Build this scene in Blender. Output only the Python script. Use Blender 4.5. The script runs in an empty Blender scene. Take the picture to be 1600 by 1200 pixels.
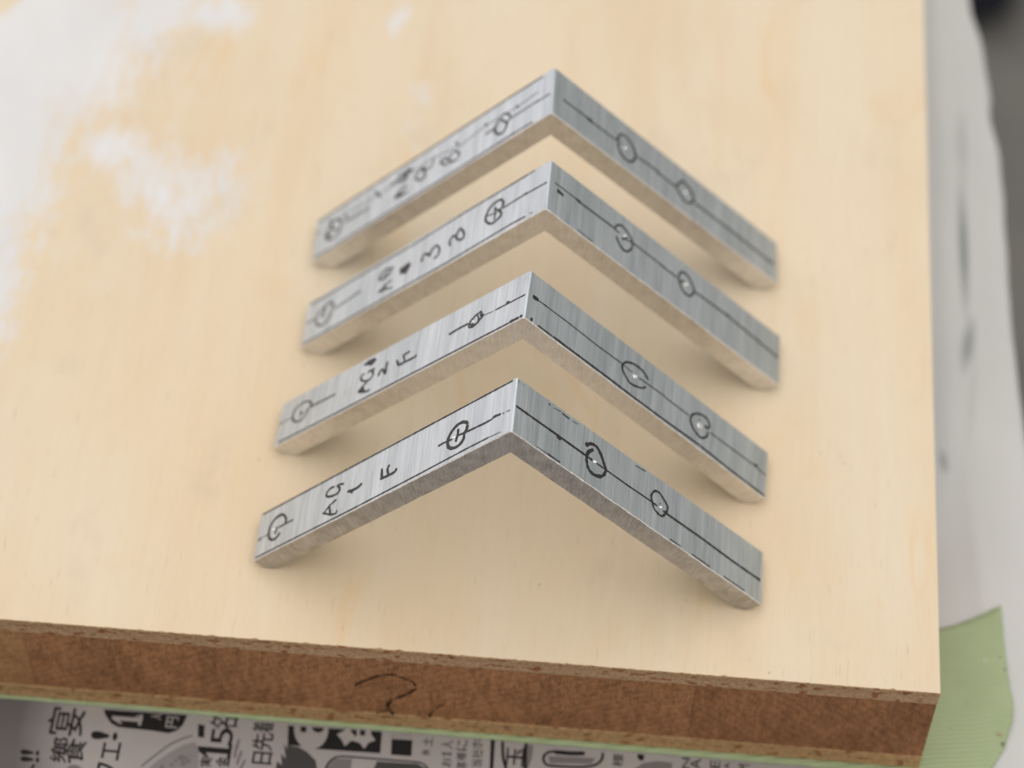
import bpy, bmesh, math, random
import numpy as np
from mathutils import Matrix, Vector, noise
from mathutils.geometry import tessellate_polygon

MM = 0.001
sc = bpy.context.scene
col = sc.collection

# ------------------------------------------------------------------ camera
def rot(axis, a): return Matrix.Rotation(a, 3, axis)
cam_d = bpy.data.cameras.new('camera')
cam = bpy.data.objects.new('camera', cam_d); col.objects.link(cam); sc.camera = cam
Rc = rot('Z', 0.0572) @ rot('X', 0.6594) @ rot('Z', 0.0300)
cam.matrix_world = Matrix.Translation(Vector((-48.7697, -184.7076, 299.9363)) * MM) @ Rc.to_4x4()
cam_d.sensor_fit = 'HORIZONTAL'; cam_d.sensor_width = 36.0; cam_d.lens = 4019.014 / 1600 * 36
cam_d.clip_start = 0.01; cam_d.clip_end = 20
cam_d.dof.use_dof = True; cam_d.dof.focus_distance = 0.338; cam_d.dof.aperture_fstop = 13.5

# ------------------------------------------------------------------ light
w = bpy.data.worlds.new('World'); sc.world = w; w.use_nodes = True
bg = w.node_tree.nodes['Background']; bg.inputs[0].default_value = (1.0, 0.95, 0.88, 1); bg.inputs[1].default_value = 0.47
def area(name, loc, target, sx, sy, power, color=(1, 1, 1)):
    l = bpy.data.lights.new(name, 'AREA'); l.shape = 'RECTANGLE'; l.size = sx; l.size_y = sy; l.energy = power; l.color = color
    o = bpy.data.objects.new(name, l); col.objects.link(o); o.location = loc
    o.rotation_euler = (Vector(target) - Vector(loc)).to_track_quat('-Z', 'Y').to_euler(); return o
area('window_light', (-1.5, 1.15, 0.50), (-0.06, 0.04, 0), 1.5, 1.5, 5.2, (1.0, 0.91, 0.96))
area('skylight', (0.30, 0.05, 1.3), (0.30, 0.05, 0), 2.7, 2.7, 24.5, (1.0, 0.985, 0.965))
vs = sc.view_settings; vs.view_transform = 'Standard'; vs.look = 'None'; vs.exposure = 0.0; vs.gamma = 1.0; vs.use_curve_mapping = False

# ------------------------------------------------------------------ helpers
def tag(o, label=None, cat=None, group=None, kind=None):
    if label: o['label'] = label
    if cat: o['category'] = cat
    if group: o['group'] = group
    if kind: o['kind'] = kind
    return o
def mesh_obj(name, verts, faces, mats, parent=None, fmat=None, smooth=False, uvs=None):
    me = bpy.data.meshes.new(name); me.from_pydata([tuple(c * MM for c in p) for p in verts], [], faces)
    for m in (mats if isinstance(mats, (list, tuple)) else [mats]): me.materials.append(m)
    if fmat is not None: me.polygons.foreach_set('material_index', fmat)
    if smooth is True: me.polygons.foreach_set('use_smooth', [True] * len(faces))
    elif smooth: me.polygons.foreach_set('use_smooth', smooth)
    if uvs is not None:
        ul = me.uv_layers.new(name='UVMap')
        for lp in me.loops: ul.data[lp.index].uv = uvs[lp.vertex_index]
    me.update()
    o = bpy.data.objects.new(name, me); col.objects.link(o); o.parent = parent
    return o
def empty(name, loc=(0, 0, 0), rz=0):
    o = bpy.data.objects.new(name, None); o.empty_display_size = 0.01; col.objects.link(o)
    o.location = [c * MM for c in loc]; o.rotation_euler = (0, 0, rz); return o
class NT:
    def __init__(s, name):
        s.m = bpy.data.materials.new(name); s.m.use_nodes = True; s.t = s.m.node_tree
        s.b = s.t.nodes['Principled BSDF']
    def n(s, typ, **kw):
        x = s.t.nodes.new(typ)
        for k, val in kw.items(): setattr(x, k, val)
        return x
    def link(s, a, b): s.t.links.new(a, b)
    def setin(s, node, i, val):
        if hasattr(val, 'is_output'): s.link(val, node.inputs[i])
        else: node.inputs[i].default_value = val
    def coord(s, kind='Object', scale=(1, 1, 1), loc=(0, 0, 0), rz=0.0):
        tc = s.n('ShaderNodeTexCoord'); mp = s.n('ShaderNodeMapping')
        s.link(tc.outputs[kind], mp.inputs[0]); mp.inputs['Scale'].default_value = scale; mp.inputs['Location'].default_value = loc
        mp.inputs['Rotation'].default_value = (0, 0, rz); return mp.outputs[0]
    def addv(s, a, b):
        x = s.n('ShaderNodeVectorMath'); s.setin(x, 0, a); s.setin(x, 1, b); return x.outputs[0]
    def noise(s, vec, scale=1.0, detail=4.0, rough=0.55, dist=0.0):
        x = s.n('ShaderNodeTexNoise'); s.link(vec, x.inputs['Vector']); x.inputs['Scale'].default_value = scale
        x.inputs['Detail'].default_value = detail; x.inputs['Roughness'].default_value = rough; x.inputs['Distortion'].default_value = dist
        return x.outputs[0]
    def rng(s, v, a, b, c=0.0, d=1.0):
        x = s.n('ShaderNodeMapRange'); s.setin(x, 0, v)
        for i, q in zip((1, 2, 3, 4), (a, b, c, d)): x.inputs[i].default_value = q
        return x.outputs[0]
    def math(s, op, a, b=0.0):
        x = s.n('ShaderNodeMath', operation=op); s.setin(x, 0, a); s.setin(x, 1, b); return x.outputs[0]
    def mix(s, f, a, b):
        x = s.n('ShaderNodeMix', data_type='RGBA'); s.setin(x, 0, f); s.setin(x, 6, a); s.setin(x, 7, b); return x.outputs[2]
    def bump(s, h, strength, dist):
        x = s.n('ShaderNodeBump'); s.link(h, x.inputs['Height']); x.inputs['Strength'].default_value = strength; x.inputs['Distance'].default_value = dist * MM
        s.link(x.outputs[0], s.b.inputs['Normal'])
    def set(s, **kw):
        for k, val in kw.items(): s.setin(s.b, k.replace('_', ' '), val)
def rgb(r, g, b): return (r, g, b, 1)
def simple(name, c, rough=0.6, metal=0.0, spec=0.5):
    q = NT(name); q.set(Base_Color=rgb(*c), Roughness=rough, Metallic=metal); q.b.inputs['Specular IOR Level'].default_value = spec; return q.m

# ------------------------------------------------------------------ materials
def mat_brushed():
    q = NT('brushed_aluminium')
    oi = q.n('ShaderNodeObjectInfo')
    off = q.n('ShaderNodeVectorMath', operation='SCALE'); off.inputs[0].default_value = (613, 37, 91); q.link(oi.outputs['Random'], off.inputs[3])
    uv = q.coord('UV')
    uvo = q.addv(uv, off.outputs[0])
    def stretched(su, sv):
        m = q.n('ShaderNodeVectorMath', operation='MULTIPLY'); q.link(uvo, m.inputs[0]); m.inputs[1].default_value = (su, sv, 1); return m.outputs[0]
    fine = q.noise(stretched(9, 0.16), 1, 5, 0.7)
    band = q.noise(stretched(0.55, 0.05), 1, 3, 0.6)
    cloud = q.noise(stretched(0.25, 0.22), 1, 4, 0.6)
    mid = q.noise(stretched(2.2, 0.07), 1, 4, 0.65)
    f = q.math('ADD', q.math('MULTIPLY', q.rng(fine, .34, .66), .40), q.math('ADD', q.math('MULTIPLY', q.rng(band, .36, .64), .34), q.math('MULTIPLY', q.rng(mid, .34, .66), .38)))
    c = q.mix(f, rgb(.38, .435, .47), rgb(.70, .765, .815))
    dirt = q.rng(cloud, .62, .8)
    c = q.mix(q.math('MULTIPLY', dirt, .25), c, rgb(.45, .44, .40))
    q.set(Base_Color=c, Metallic=1.0, Roughness=q.math('ADD', q.rng(mid, .3, .7, .30, .42), q.math('MULTIPLY', dirt, .1)))
    q.bump(q.math('ADD', fine, q.math('MULTIPLY', mid, .6)), .5, 0.014)
    return q.m
def mat_sawn(lo=.55, hi=.88, bs=.6, bd=.045):
    q = NT('sawn_aluminium')
    v = q.coord('Object', (1000, 1000, 1000))
    a = q.noise(v, .45, 4, .6); b = q.noise(v, 9, 4, .7)
    m = q.n('ShaderNodeVectorMath', operation='MULTIPLY'); q.link(q.coord('UV'), m.inputs[0]); m.inputs[1].default_value = (6.5, .5, 1)
    st = q.noise(m.outputs[0], 1, 4, .65, .5)
    f = q.math('ADD', q.math('MULTIPLY', q.rng(a, .35, .65), .3), q.math('ADD', q.math('MULTIPLY', q.rng(b, .36, .64), .3), q.math('MULTIPLY', q.rng(st, .34, .66), .4)))
    c = q.mix(f, rgb(lo, lo * .985, lo * .975), rgb(hi, hi * .985, hi * .975))
    q.set(Base_Color=c, Metallic=1.0, Roughness=q.rng(a, .3, .7, .26, .42))
    q.bump(q.math('ADD', q.math('MULTIPLY', b, .5), st), bs, bd)
    return q.m
def mat_ink(d):
    q = NT('black_pen_ink' if d > .95 else 'worn_pen_ink')
    c = .008 + (1 - d) * .03
    q.set(Base_Color=rgb(c, c * 1.0, c * 1.08), Roughness=.42)
    n = q.noise(q.coord('Object', (1000, 1000, 1000)), 6.0, 3, .6)
    if d > .95: a = q.rng(n, .20, .30, .75, 1.0)
    else: a = q.math('MULTIPLY', q.rng(n, .28, .42, .65, 1.0), .55 + .45 * d)
    q.setin(q.b, 'Alpha', a)
    return q.m
def ell(q, cx, cy, rx, ry, ang=0.0, soft=1.0):
    tc = q.coord('Object', (1000, 1000, 0))
    s = q.n('ShaderNodeVectorMath', operation='SUBTRACT'); q.link(tc, s.inputs[0]); s.inputs[1].default_value = (cx, cy, 0)
    r = q.n('ShaderNodeVectorRotate'); r.rotation_type = 'Z_AXIS'; q.link(s.outputs[0], r.inputs['Vector']); r.inputs['Angle'].default_value = -ang
    m = q.n('ShaderNodeVectorMath', operation='MULTIPLY'); q.link(r.outputs[0], m.inputs[0]); m.inputs[1].default_value = (1 / rx, 1 / ry, 0)
    l = q.n('ShaderNodeVectorMath', operation='LENGTH'); q.link(m.outputs[0], l.inputs[0])
    return q.rng(l.outputs['Value'], 1 + soft * .5, 1 - soft * .5)
def mat_board_top():
    q = NT('pale_wood_veneer')
    g1 = q.noise(q.coord('Object', (700, 45, 1)), 1, 5, .6, 1.2)
    g2 = q.noise(q.coord('Object', (120, 9, 1)), 1, 4, .55, .6)
    cl = q.noise(q.coord('Object', (34, 17, 1), (3, 1, 0)), 1, 4, .55)
    fine = q.noise(q.coord('Object', (5200, 120, 1)), 1, 3, .6)
    base = q.mix(q.rng(g2, .28, .72), rgb(.74, .60, .42), rgb(.765, .67, .525))
    base = q.mix(q.math('MULTIPLY', q.rng(cl, .42, .70), .6), base, rgb(.69, .545, .375))
    warm = q.math('MULTIPLY', ell(q, -75, 22, 75, 55, 0, 1.4), q.rng(q.noise(q.coord('Object', (30, 22, 1), (8, 2, 0)), 1, 3, .5), .25, .6))  # warm cast of the light near the front, painted into the veneer colour
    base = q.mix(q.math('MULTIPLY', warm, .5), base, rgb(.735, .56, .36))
    base = q.mix(q.rng(g1, .40, .80, .0, .11), base, rgb(.60, .43, .26))
    base = q.mix(q.rng(fine, .48, .78, 0, .11), base, rgb(.48, .33, .19))
    # warm resin blotches and faint grey smudges
    bl = q.noise(q.coord('Object', (75, 60, 1), (7, 3, 0)), 1, 3, .5)
    base = q.mix(q.rng(bl, .60, .80, 0, .22), base, rgb(.70, .46, .20))
    gs = q.noise(q.coord('Object', (60, 48, 1), (1, 9, 0)), 1, 4, .6)
    base = q.mix(q.rng(gs, .60, .80, 0, .34), base, rgb(.47, .39, .31))
    gl = q.noise(q.coord('Object', (55, 16, 1), (4, 6, 0)), 1, 3, .5, .6); gm = q.noise(q.coord('Object', (40, 30, 1), (2, 8, 0)), 1, 2, .5)
    base = q.mix(q.math('MULTIPLY', q.rng(q.math('ABSOLUTE', q.math('SUBTRACT', gl, .5)), .014, .002), q.rng(gm, .5, .62, 0, .32)), base, rgb(.74, .49, .22))
    po = q.noise(q.coord('Object', (2600, 210, 1), (3, 3, 0)), 1, 2, .5)
    base = q.mix(q.rng(po, .66, .76, 0, .30), base, rgb(.36, .25, .15))
    # specks
    sp = q.n('ShaderNodeTexVoronoi'); q.link(q.coord('Object', (260, 200, 1)), sp.inputs['Vector']); sp.inputs['Scale'].default_value = 1
    pick = q.n('ShaderNodeSeparateColor'); q.link(sp.outputs['Color'], pick.inputs[0])
    spm = q.math('MULTIPLY', q.rng(sp.outputs['Distance'], .055, .025), q.rng(pick.outputs[0], .46, .50))
    base = q.mix(q.math('MULTIPLY', spm, .45), base, rgb(.22, .15, .10))
    # smears of white paint
    st = q.noise(q.coord('Object', (620, 130, 1), rz=.38), 1, 7, .75, .9)
    st2 = q.noise(q.coord('Object', (210, 160, 1)), 1, 6, .75, .5)
    thr = q.math('ADD', q.math('MULTIPLY', st, .55), q.math('MULTIPLY', st2, .45))
    tot = None
    for (cx, cy, rx, ry, a, so, k) in [(-147, 112, 19, 20, .1, 1.2, .95), (-149, 84, 12, 26, -.03, 1.1, .9), (-145, 52, 7, 20, -.05, 1.2, .8),
            (-120, 82, 9, 6, -.75, 1.5, .62), (-128, 89, 7, 5, -.5, 1.5, .56), (-114, 79, 7, 11, -.35, 1.5, .56), (-127, 122, 9, 12, 0, 1.2, .62),
            (-116.5, 120, 6, 5, 0, 1.2, .62), (-87, 121.5, 1.8, 5, -.15, 1.3, .50), (-82, 106, 2.6, 3.4, 0, 1.6, .42), (-82, 98.5, 1.8, 8, .1, 1.6, .36),
            (-138, 98, 20, 36, 0, 1.8, .27), (-138, 20, 5, 6, 0, 1.0, .36)]:
        e = q.math('MULTIPLY', ell(q, cx, cy, rx, ry, a, so), k)
        tot = e if tot is None else q.math('MAXIMUM', tot, e)
    corner = ell(q, -156, 121, 6, 9, -.35, .7)
    tot = q.math('MAXIMUM', q.math('SUBTRACT', tot, corner), 0.0)
    pm = q.math('SMOOTH_MIN', q.rng(q.math('SUBTRACT', tot, q.math('MULTIPLY', q.rng(thr, .36, .64, 1.0, 0.0), .62)), -.10, .42), .78)
    pm = q.math('MULTIPLY', pm, q.rng(tot, .03, .22))
    tone = q.noise(q.coord('Object', (45, 25, 1), (5, 5, 0), .3), 1, 4, .6)
    paint = q.mix(q.rng(tone, .3, .7), rgb(.66, .695, .76), rgb(.77, .80, .855))
    c = q.mix(pm, base, paint)
    q.set(Base_Color=c, Roughness=q.rng(g2, .3, .7, .42, .55)); q.b.inputs['Specular IOR Level'].default_value = .38
    q.bump(q.math('ADD', g1, q.math('MULTIPLY', fine, .4)), .10, .04)
    return q.m
def mat_core(name, c1, c2, ang, seed):
    q = NT(name)
    n1 = q.noise(q.coord('Object', (900, 900, 260), (seed, 0, 0)), 1, 5, .7, .3)
    n2 = q.noise(q.coord('Object', (90, 90, 60), (seed, 2, 0)), 1, 4, .6, .5)
    wv = q.n('ShaderNodeTexWave'); wv.wave_type = 'BANDS'; wv.bands_direction = 'Z'
    tc = q.n('ShaderNodeTexCoord'); mp = q.n('ShaderNodeMapping'); q.link(tc.outputs['Object'], mp.inputs[0]); mp.inputs['Rotation'].default_value = (0, ang, 0); mp.inputs['Scale'].default_value = (220, 220, 220)
    q.link(mp.outputs[0], wv.inputs['Vector']); wv.inputs['Scale'].default_value = 1; wv.inputs['Distortion'].default_value = 3; wv.inputs['Detail'].default_value = 3; wv.inputs['Detail Scale'].default_value = 1.2
    n3 = q.noise(q.coord('Object', (3400, 3400, 1500), (seed, 5, 0)), 1, 3, .6)
    f = q.math('ADD', q.math('MULTIPLY', q.rng(n1, .36, .64), .30), q.math('ADD', q.math('MULTIPLY', q.rng(n2, .30, .70), .30), q.math('ADD', q.math('MULTIPLY', wv.outputs['Fac'], .10), q.math('MULTIPLY', q.rng(n3, .38, .62), .30))))
    q.set(Base_Color=q.mix(f, rgb(*c1), rgb(*c2)), Roughness=.82); q.b.inputs['Specular IOR Level'].default_value = .2
    q.bump(n1, .7, .18); return q.m
def mat_band(name, base, dash, seed):
    q = NT(name)
    d = q.noise(q.coord('Object', (520, 900, 1300), (seed, 0, 0)), 1, 2, .45)
    f = q.noise(q.coord('Object', (2200, 2200, 1400)), 1, 4, .7)
    lay = q.noise(q.coord('Object', (30, 30, 1400), (0, 0, seed)), 1, 2, .5)
    c = q.mix(q.rng(f, .3, .7), rgb(*[k * .6 for k in base]), rgb(*[k * 1.35 for k in base]))
    c = q.mix(q.rng(lay, .45, .65, 0, .35), c, rgb(*[k * .75 for k in base]))
    c = q.mix(q.rng(d, .58, .63, 0, .85), c, rgb(*dash))
    q.set(Base_Color=c, Roughness=.8); q.b.inputs['Specular IOR Level'].default_value = .2; q.bump(f, .5, .1); return q.m
def mat_tape():
    q = NT('green_crepe_tape')
    v = q.coord('Object', (1000, 1000, 1000), rz=math.radians(-100))
    m = q.n('ShaderNodeVectorMath', operation='MULTIPLY'); q.link(v, m.inputs[0]); m.inputs[1].default_value = (1.5, .07, .2)
    cr = q.noise(m.outputs[0], 1, 3, .6, .4)
    cl = q.noise(q.coord('Object', (110, 110, 110)), 1, 4, .6)
    wv = q.n('ShaderNodeTexWave'); wv.wave_type = 'BANDS'; wv.bands_direction = 'Y'; q.link(q.coord('Object', (1000, 1000, 1000), rz=math.radians(-9)), wv.inputs['Vector']); wv.inputs['Scale'].default_value = .42; wv.inputs['Distortion'].default_value = 2.2; wv.inputs['Detail'].default_value = 2; wv.inputs['Detail Scale'].default_value = .35
    cr = q.math('ADD', q.math('MULTIPLY', cr, .6), q.math('MULTIPLY', wv.outputs['Fac'], .5))
    sp = q.noise(q.coord('Object', (520, 520, 520)), 1, 2, .5)
    c = q.mix(q.rng(cl, .3, .7), rgb(.325, .395, .215), rgb(.385, .455, .27))
    c = q.mix(q.rng(cr, .3, .8, 0, .45), c, rgb(.40, .49, .26))
    c = q.mix(q.rng(sp, .72, .80, 0, .6), c, rgb(.22, .18, .09))
    q.set(Base_Color=c, Roughness=.55); q.b.inputs['Specular IOR Level'].default_value = .35; q.bump(cr, .9, .2); return q.m
def mat_sheet():
    q = NT('light_grey_sheet')
    cl = q.noise(q.coord('Object', (40, 22, 40)), 1, 4, .55); f = q.noise(q.coord('Object', (600, 600, 600)), 1, 3, .6)
    c = q.mix(q.rng(cl, .3, .7), rgb(.53, .53, .52), rgb(.60, .595, .58))
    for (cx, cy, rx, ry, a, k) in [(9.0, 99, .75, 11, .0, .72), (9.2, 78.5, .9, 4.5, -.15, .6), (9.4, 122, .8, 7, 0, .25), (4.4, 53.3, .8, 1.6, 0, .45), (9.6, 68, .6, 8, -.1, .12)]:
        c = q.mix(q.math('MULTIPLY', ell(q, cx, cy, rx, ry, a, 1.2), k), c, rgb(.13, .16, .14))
    q.set(Base_Color=c, Roughness=.6); q.b.inputs['Specular IOR Level'].default_value = .3; q.bump(f, .2, .1); return q.m
def mat_news():
    q = NT('newsprint'); f = q.noise(q.coord('Object', (500, 500, 500)), 1, 4, .6); cl = q.noise(q.coord('Object', (60, 60, 60)), 1, 3, .5)
    c = q.mix(q.rng(cl, .3, .7), rgb(.33, .30, .295), rgb(.40, .37, .36)); c = q.mix(q.rng(f, .4, .7, 0, .15), c, rgb(.3, .28, .27))
    sx = q.n('ShaderNodeSeparateXYZ'); q.link(q.coord('Object', (1000, 1000, 1000)), sx.inputs[0])   # printed halftone picture fading out at the page's left
    c = q.mix(q.rng(q.math('ADD', sx.outputs[0], q.math('MULTIPLY', q.math('SUBTRACT', cl, .5), 6.0)), -118.5, -128.5, 0, .80), c, rgb(.085, .078, .078))
    q.set(Base_Color=c, Roughness=.8); q.b.inputs['Specular IOR Level'].default_value = .2; return q.m
def mat_floor():
    q = NT('dark_concrete'); f = q.noise(q.coord('Object', (9, 9, 9)), 1, 4, .6)
    q.set(Base_Color=q.mix(q.rng(f, .35, .65), rgb(.115, .112, .108), rgb(.175, .165, .145)), Roughness=.8); return q.m
M_BR = mat_brushed(); M_SAW = mat_sawn(.52, .92); M_SAW0 = mat_sawn(.22, .70, .8, .055); M_BURR = mat_sawn(.80, 1.0, 1.0, .12); INK = {}
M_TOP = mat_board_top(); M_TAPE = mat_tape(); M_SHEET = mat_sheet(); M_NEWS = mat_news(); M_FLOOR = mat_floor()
M_PUNCH = simple('bright_punched_metal', (.93, .93, .93), .16, 1.0)
def ink(d):
    k = round(d, 2)
    if k not in INK: INK[k] = mat_ink(k)
    return INK[k]

# ------------------------------------------------------------------ setting: floor and the sheet under the board
T = 20.40
ZS = -T - 0.60
fl = mesh_obj('floor', [(-900, -900, -350), (900, -900, -350), (900, 1300, -350), (-900, 1300, -350)], [(0, 1, 2, 3)], M_FLOOR); tag(fl, kind='structure')

def lerp_tab(tab, t):
    if t <= tab[0][0]: return tab[0][1]
    for (a, va), (b, vb) in zip(tab, tab[1:]):
        if t <= b: return va + (vb - va) * (t - a) / (b - a)
    return tab[-1][1]
def build_sheet():
    edge = [(-70, 28), (-20, 24), (18.2, 21.2), (40.6, 19), (61, 17.2), (71.6, 16.5), (87, 15.7), (95.5, 15.8), (110.8, 15.5), (123, 15.2), (131, 13.9), (136.4, 14.2), (149.4, 13.0), (156, 11.5), (175, 10.4), (230, 9)]
    ys = np.arange(-70, 231, 2.0); cs = list(np.linspace(-240, -10, 12)) + list(np.linspace(-6, -1, 3)) + list(np.linspace(0, 1, 26)) + [1.03, 1.06, 1.1, 1.13, 1.15, 1.16, 1.165, 1.17]
    V = []; 
    for y in ys:
        e = lerp_tab(edge, y) + .35 * noise.noise((y * .11, 3, 0))
        for c in cs:
            if c < 0: x = c; z = 0.
            else:
                x = e * min(c, 1.17 if c > 1 else 1)
                crease = lerp_tab([(-70, 16), (28, 11.4), (59, 9), (76, 9.4), (100, 8.8), (125, 9.3), (230, 8)], y)
                z = -max(0, x - crease) * .13 + .30 * math.exp(-((x - crease + 1.2) / 1.3) ** 2) + .22 * noise.noise((x * .12, y * .035, 1))
                z *= min(1, max(0, (x - 2) / 5))
                ky = min(1, max(0, (y - 34) / 30)); ky = ky * ky * (3 - 2 * ky)
                if x > .2: z += 9.0 * math.exp(-(x / 4.2) ** 2) * ky   # bulge added beside the board to lighten the shaded strip there
                if c > 1:
                    k = (c - 1) / .17; z -= 2.5 * k + 70 * max(0, k - .6) ** 1.2; x = e * (1 + .07 * math.sin(min(1, k * 1.6) * math.pi / 2))
            V.append((x, y, ZS + z))
    n = len(cs); F = [(j * n + i, j * n + i + 1, (j + 1) * n + i + 1, (j + 1) * n + i) for j in range(len(ys) - 1) for i in range(n - 1)]
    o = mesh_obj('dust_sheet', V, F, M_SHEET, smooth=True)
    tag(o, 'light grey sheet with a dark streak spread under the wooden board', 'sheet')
build_sheet()

# ------------------------------------------------------------------ blockboard
def layer(name, x0, x1, y0, y1, z0, z1, mats, parent, jit=0.06, seed=0, step=.5, topmat=None, chips=0.0, slant=0.0):
    n = max(2, int((x1 - x0) / step)); V = []; F = []; FM = []
    for i in range(n + 1):
        x = x0 + (x1 - x0) * i / n
        jt = jit * (noise.noise((x * 1.3, seed, 0)) + .6 * noise.noise((x * 4.1, seed, 5))); jb = jit * noise.noise((x * 1.3, seed, 9))
        cz = chips * max(0, noise.noise((x * .7, seed, 2)) - .25)
        xb = x + slant * (1 if i in (0, n) else 0) if slant else x
        V += [(x, y0 + jt + .10 + cz, z1), (x, y0 + jt, z1 - .10 - cz * .5), (xb, y0 + jb, z0 + .04), (xb, y0 + jb + .04, z0), (xb, y1, z0), (x, y1, z1)]
    for i in range(n):
        a, b = i * 6, i * 6 + 6
        for k in range(6):
            k2 = (k + 1) % 6
            F.append((a + k2, a + k, b + k, b + k2)); FM.append(1 if (topmat and k == 5) else 0)
    F.append(tuple(range(5, -1, -1))[::-1]); FM.append(0); F.append(tuple(n * 6 + k for k in range(5, -1, -1))); FM.append(0)
    ms = [mats] + ([topmat] if topmat else [])
    return mesh_obj(name, V, F, ms, parent, fmat=FM)
BX0, BY1 = -225, 235
board = empty('blockboard', (0, 0, -T)); 
tag(board, 'pale wooden blockboard with brown sawn edge and white paint smears', 'board')
M_FACE = mat_band('face_veneer_edge', (.40, .255, .140), (.20, .058, .022), 2)
M_CB = mat_band('crossband_edge', (.44, .285, .165), (.23, .070, .026), 8)
M_CB2 = mat_band('lower_crossband_edge', (.46, .290, .140), (.23, .085, .032), 15)
def shift(o):  # parts are drawn in board-top coordinates, the Empty stands at the board's underside
    o.location.z = T * MM; return o
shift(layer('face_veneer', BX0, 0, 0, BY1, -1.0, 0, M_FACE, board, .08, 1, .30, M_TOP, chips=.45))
shift(layer('crossband', BX0, -.03, .05, BY1, -2.95, -1.02, M_CB, board, .06, 2))
cores = [(BX0, -126.03, (.18, .09, .038), (.52, .28, .13), .3, 3), (-126.0, -32.88, (.105, .045, .018), (.50, .245, .115), .5, 11), (-32.85, -.05, (.10, .043, .018), (.43, .205, .095), -.75, 23)]
for i, (a, b, c1, c2, an, sd) in enumerate(cores):
    shift(layer('core_block', a, b, .12 + .04 * (i % 2), BY1, -17.25, -2.97, mat_core('core_wood', c1, c2, an, sd), board, .10, 20 + i))
shift(layer('crossband', BX0, -.03, .05, BY1, -19.55, -17.27, M_CB2, board, .06, 4))
shift(layer('face_veneer', BX0, -.02, .02, BY1, -T, -19.57, M_CB2, board, .05, 5))
def ribbon_xy(pts, wid, jit=0.0, seed=0, caps=True):
    """flat ribbon along a 2-D polyline -> verts2d, faces"""
    P = [Vector(p) for p in pts]; L = []; R = []
    for i, p in enumerate(P):
        d = (P[min(i + 1, len(P) - 1)] - P[max(i - 1, 0)]); d = d.normalized() if d.length > 1e-9 else Vector((1, 0)); n = Vector((-d.y, d.x))
        ww = wid * .5 * (1 + jit * noise.noise((p.x * 2.3 + seed, p.y * 2.3, seed * 1.7)))
        if caps and i in (0, len(P) - 1): ww *= .55
        L.append(p + n * ww); R.append(p - n * ww)
    V = [q for pr in zip(L, R) for q in pr]; F = [(2 * i, 2 * i + 1, 2 * i + 3, 2 * i + 2) for i in range(len(P) - 1)]
    return V, F
def resample(pts, step, smooth):
    P = [Vector(p) for p in pts]; out = []
    for i in range(len(P) - 1):
        a, b = P[i], P[i + 1]; n = max(1, int((b - a).length / step))
        p0 = P[i - 1] if i else a * 2 - b; p3 = P[i + 2] if i + 2 < len(P) else b * 2 - a
        for k in range(n):
            t = k / n
            if smooth: q = .5 * ((2 * a) + (b - p0) * t + (2 * p0 - 5 * a + 4 * b - p3) * t * t + (3 * a - p0 - 3 * b + p3) * t ** 3)
            else: q = a.lerp(b, t)
            out.append(q)
    out.append(P[-1]); return out
M_CRACK = simple('crack_shadow_wood', (.035, .018, .011), .95, 0, .1)
for k, (wd, pts) in enumerate([(.26, [(-80.2, -10.2), (-77.6, -7.6), (-75.2, -6.35), (-73.3, -7.05), (-71.8, -8.05), (-71.3, -9.5)]),
        (.34, [(-71.3, -9.5), (-73.2, -11.7), (-75.0, -13.35), (-75.45, -15.3), (-74.75, -17.2)]), (.20, [(-77.2, -17.2), (-75.45, -15.7)]),
        (.22, [(-69.85, -17.1), (-68.7, -14.5), (-67.3, -12.9)])]):
    V, F = ribbon_xy(resample(pts, .25, 1), wd, .9, k)
    # a splinter-edged gap: dark ribbon lying over the core face
    o = mesh_obj('crack', [(p.x + .35 * noise.noise((p.x * 1.7, p.y * 1.7, k)) + .15 * noise.noise((p.x * 6, p.y * 6, k)), -.03 - .01 * k, p.y) for p in V], F, M_CRACK, board); shift(o)

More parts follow.
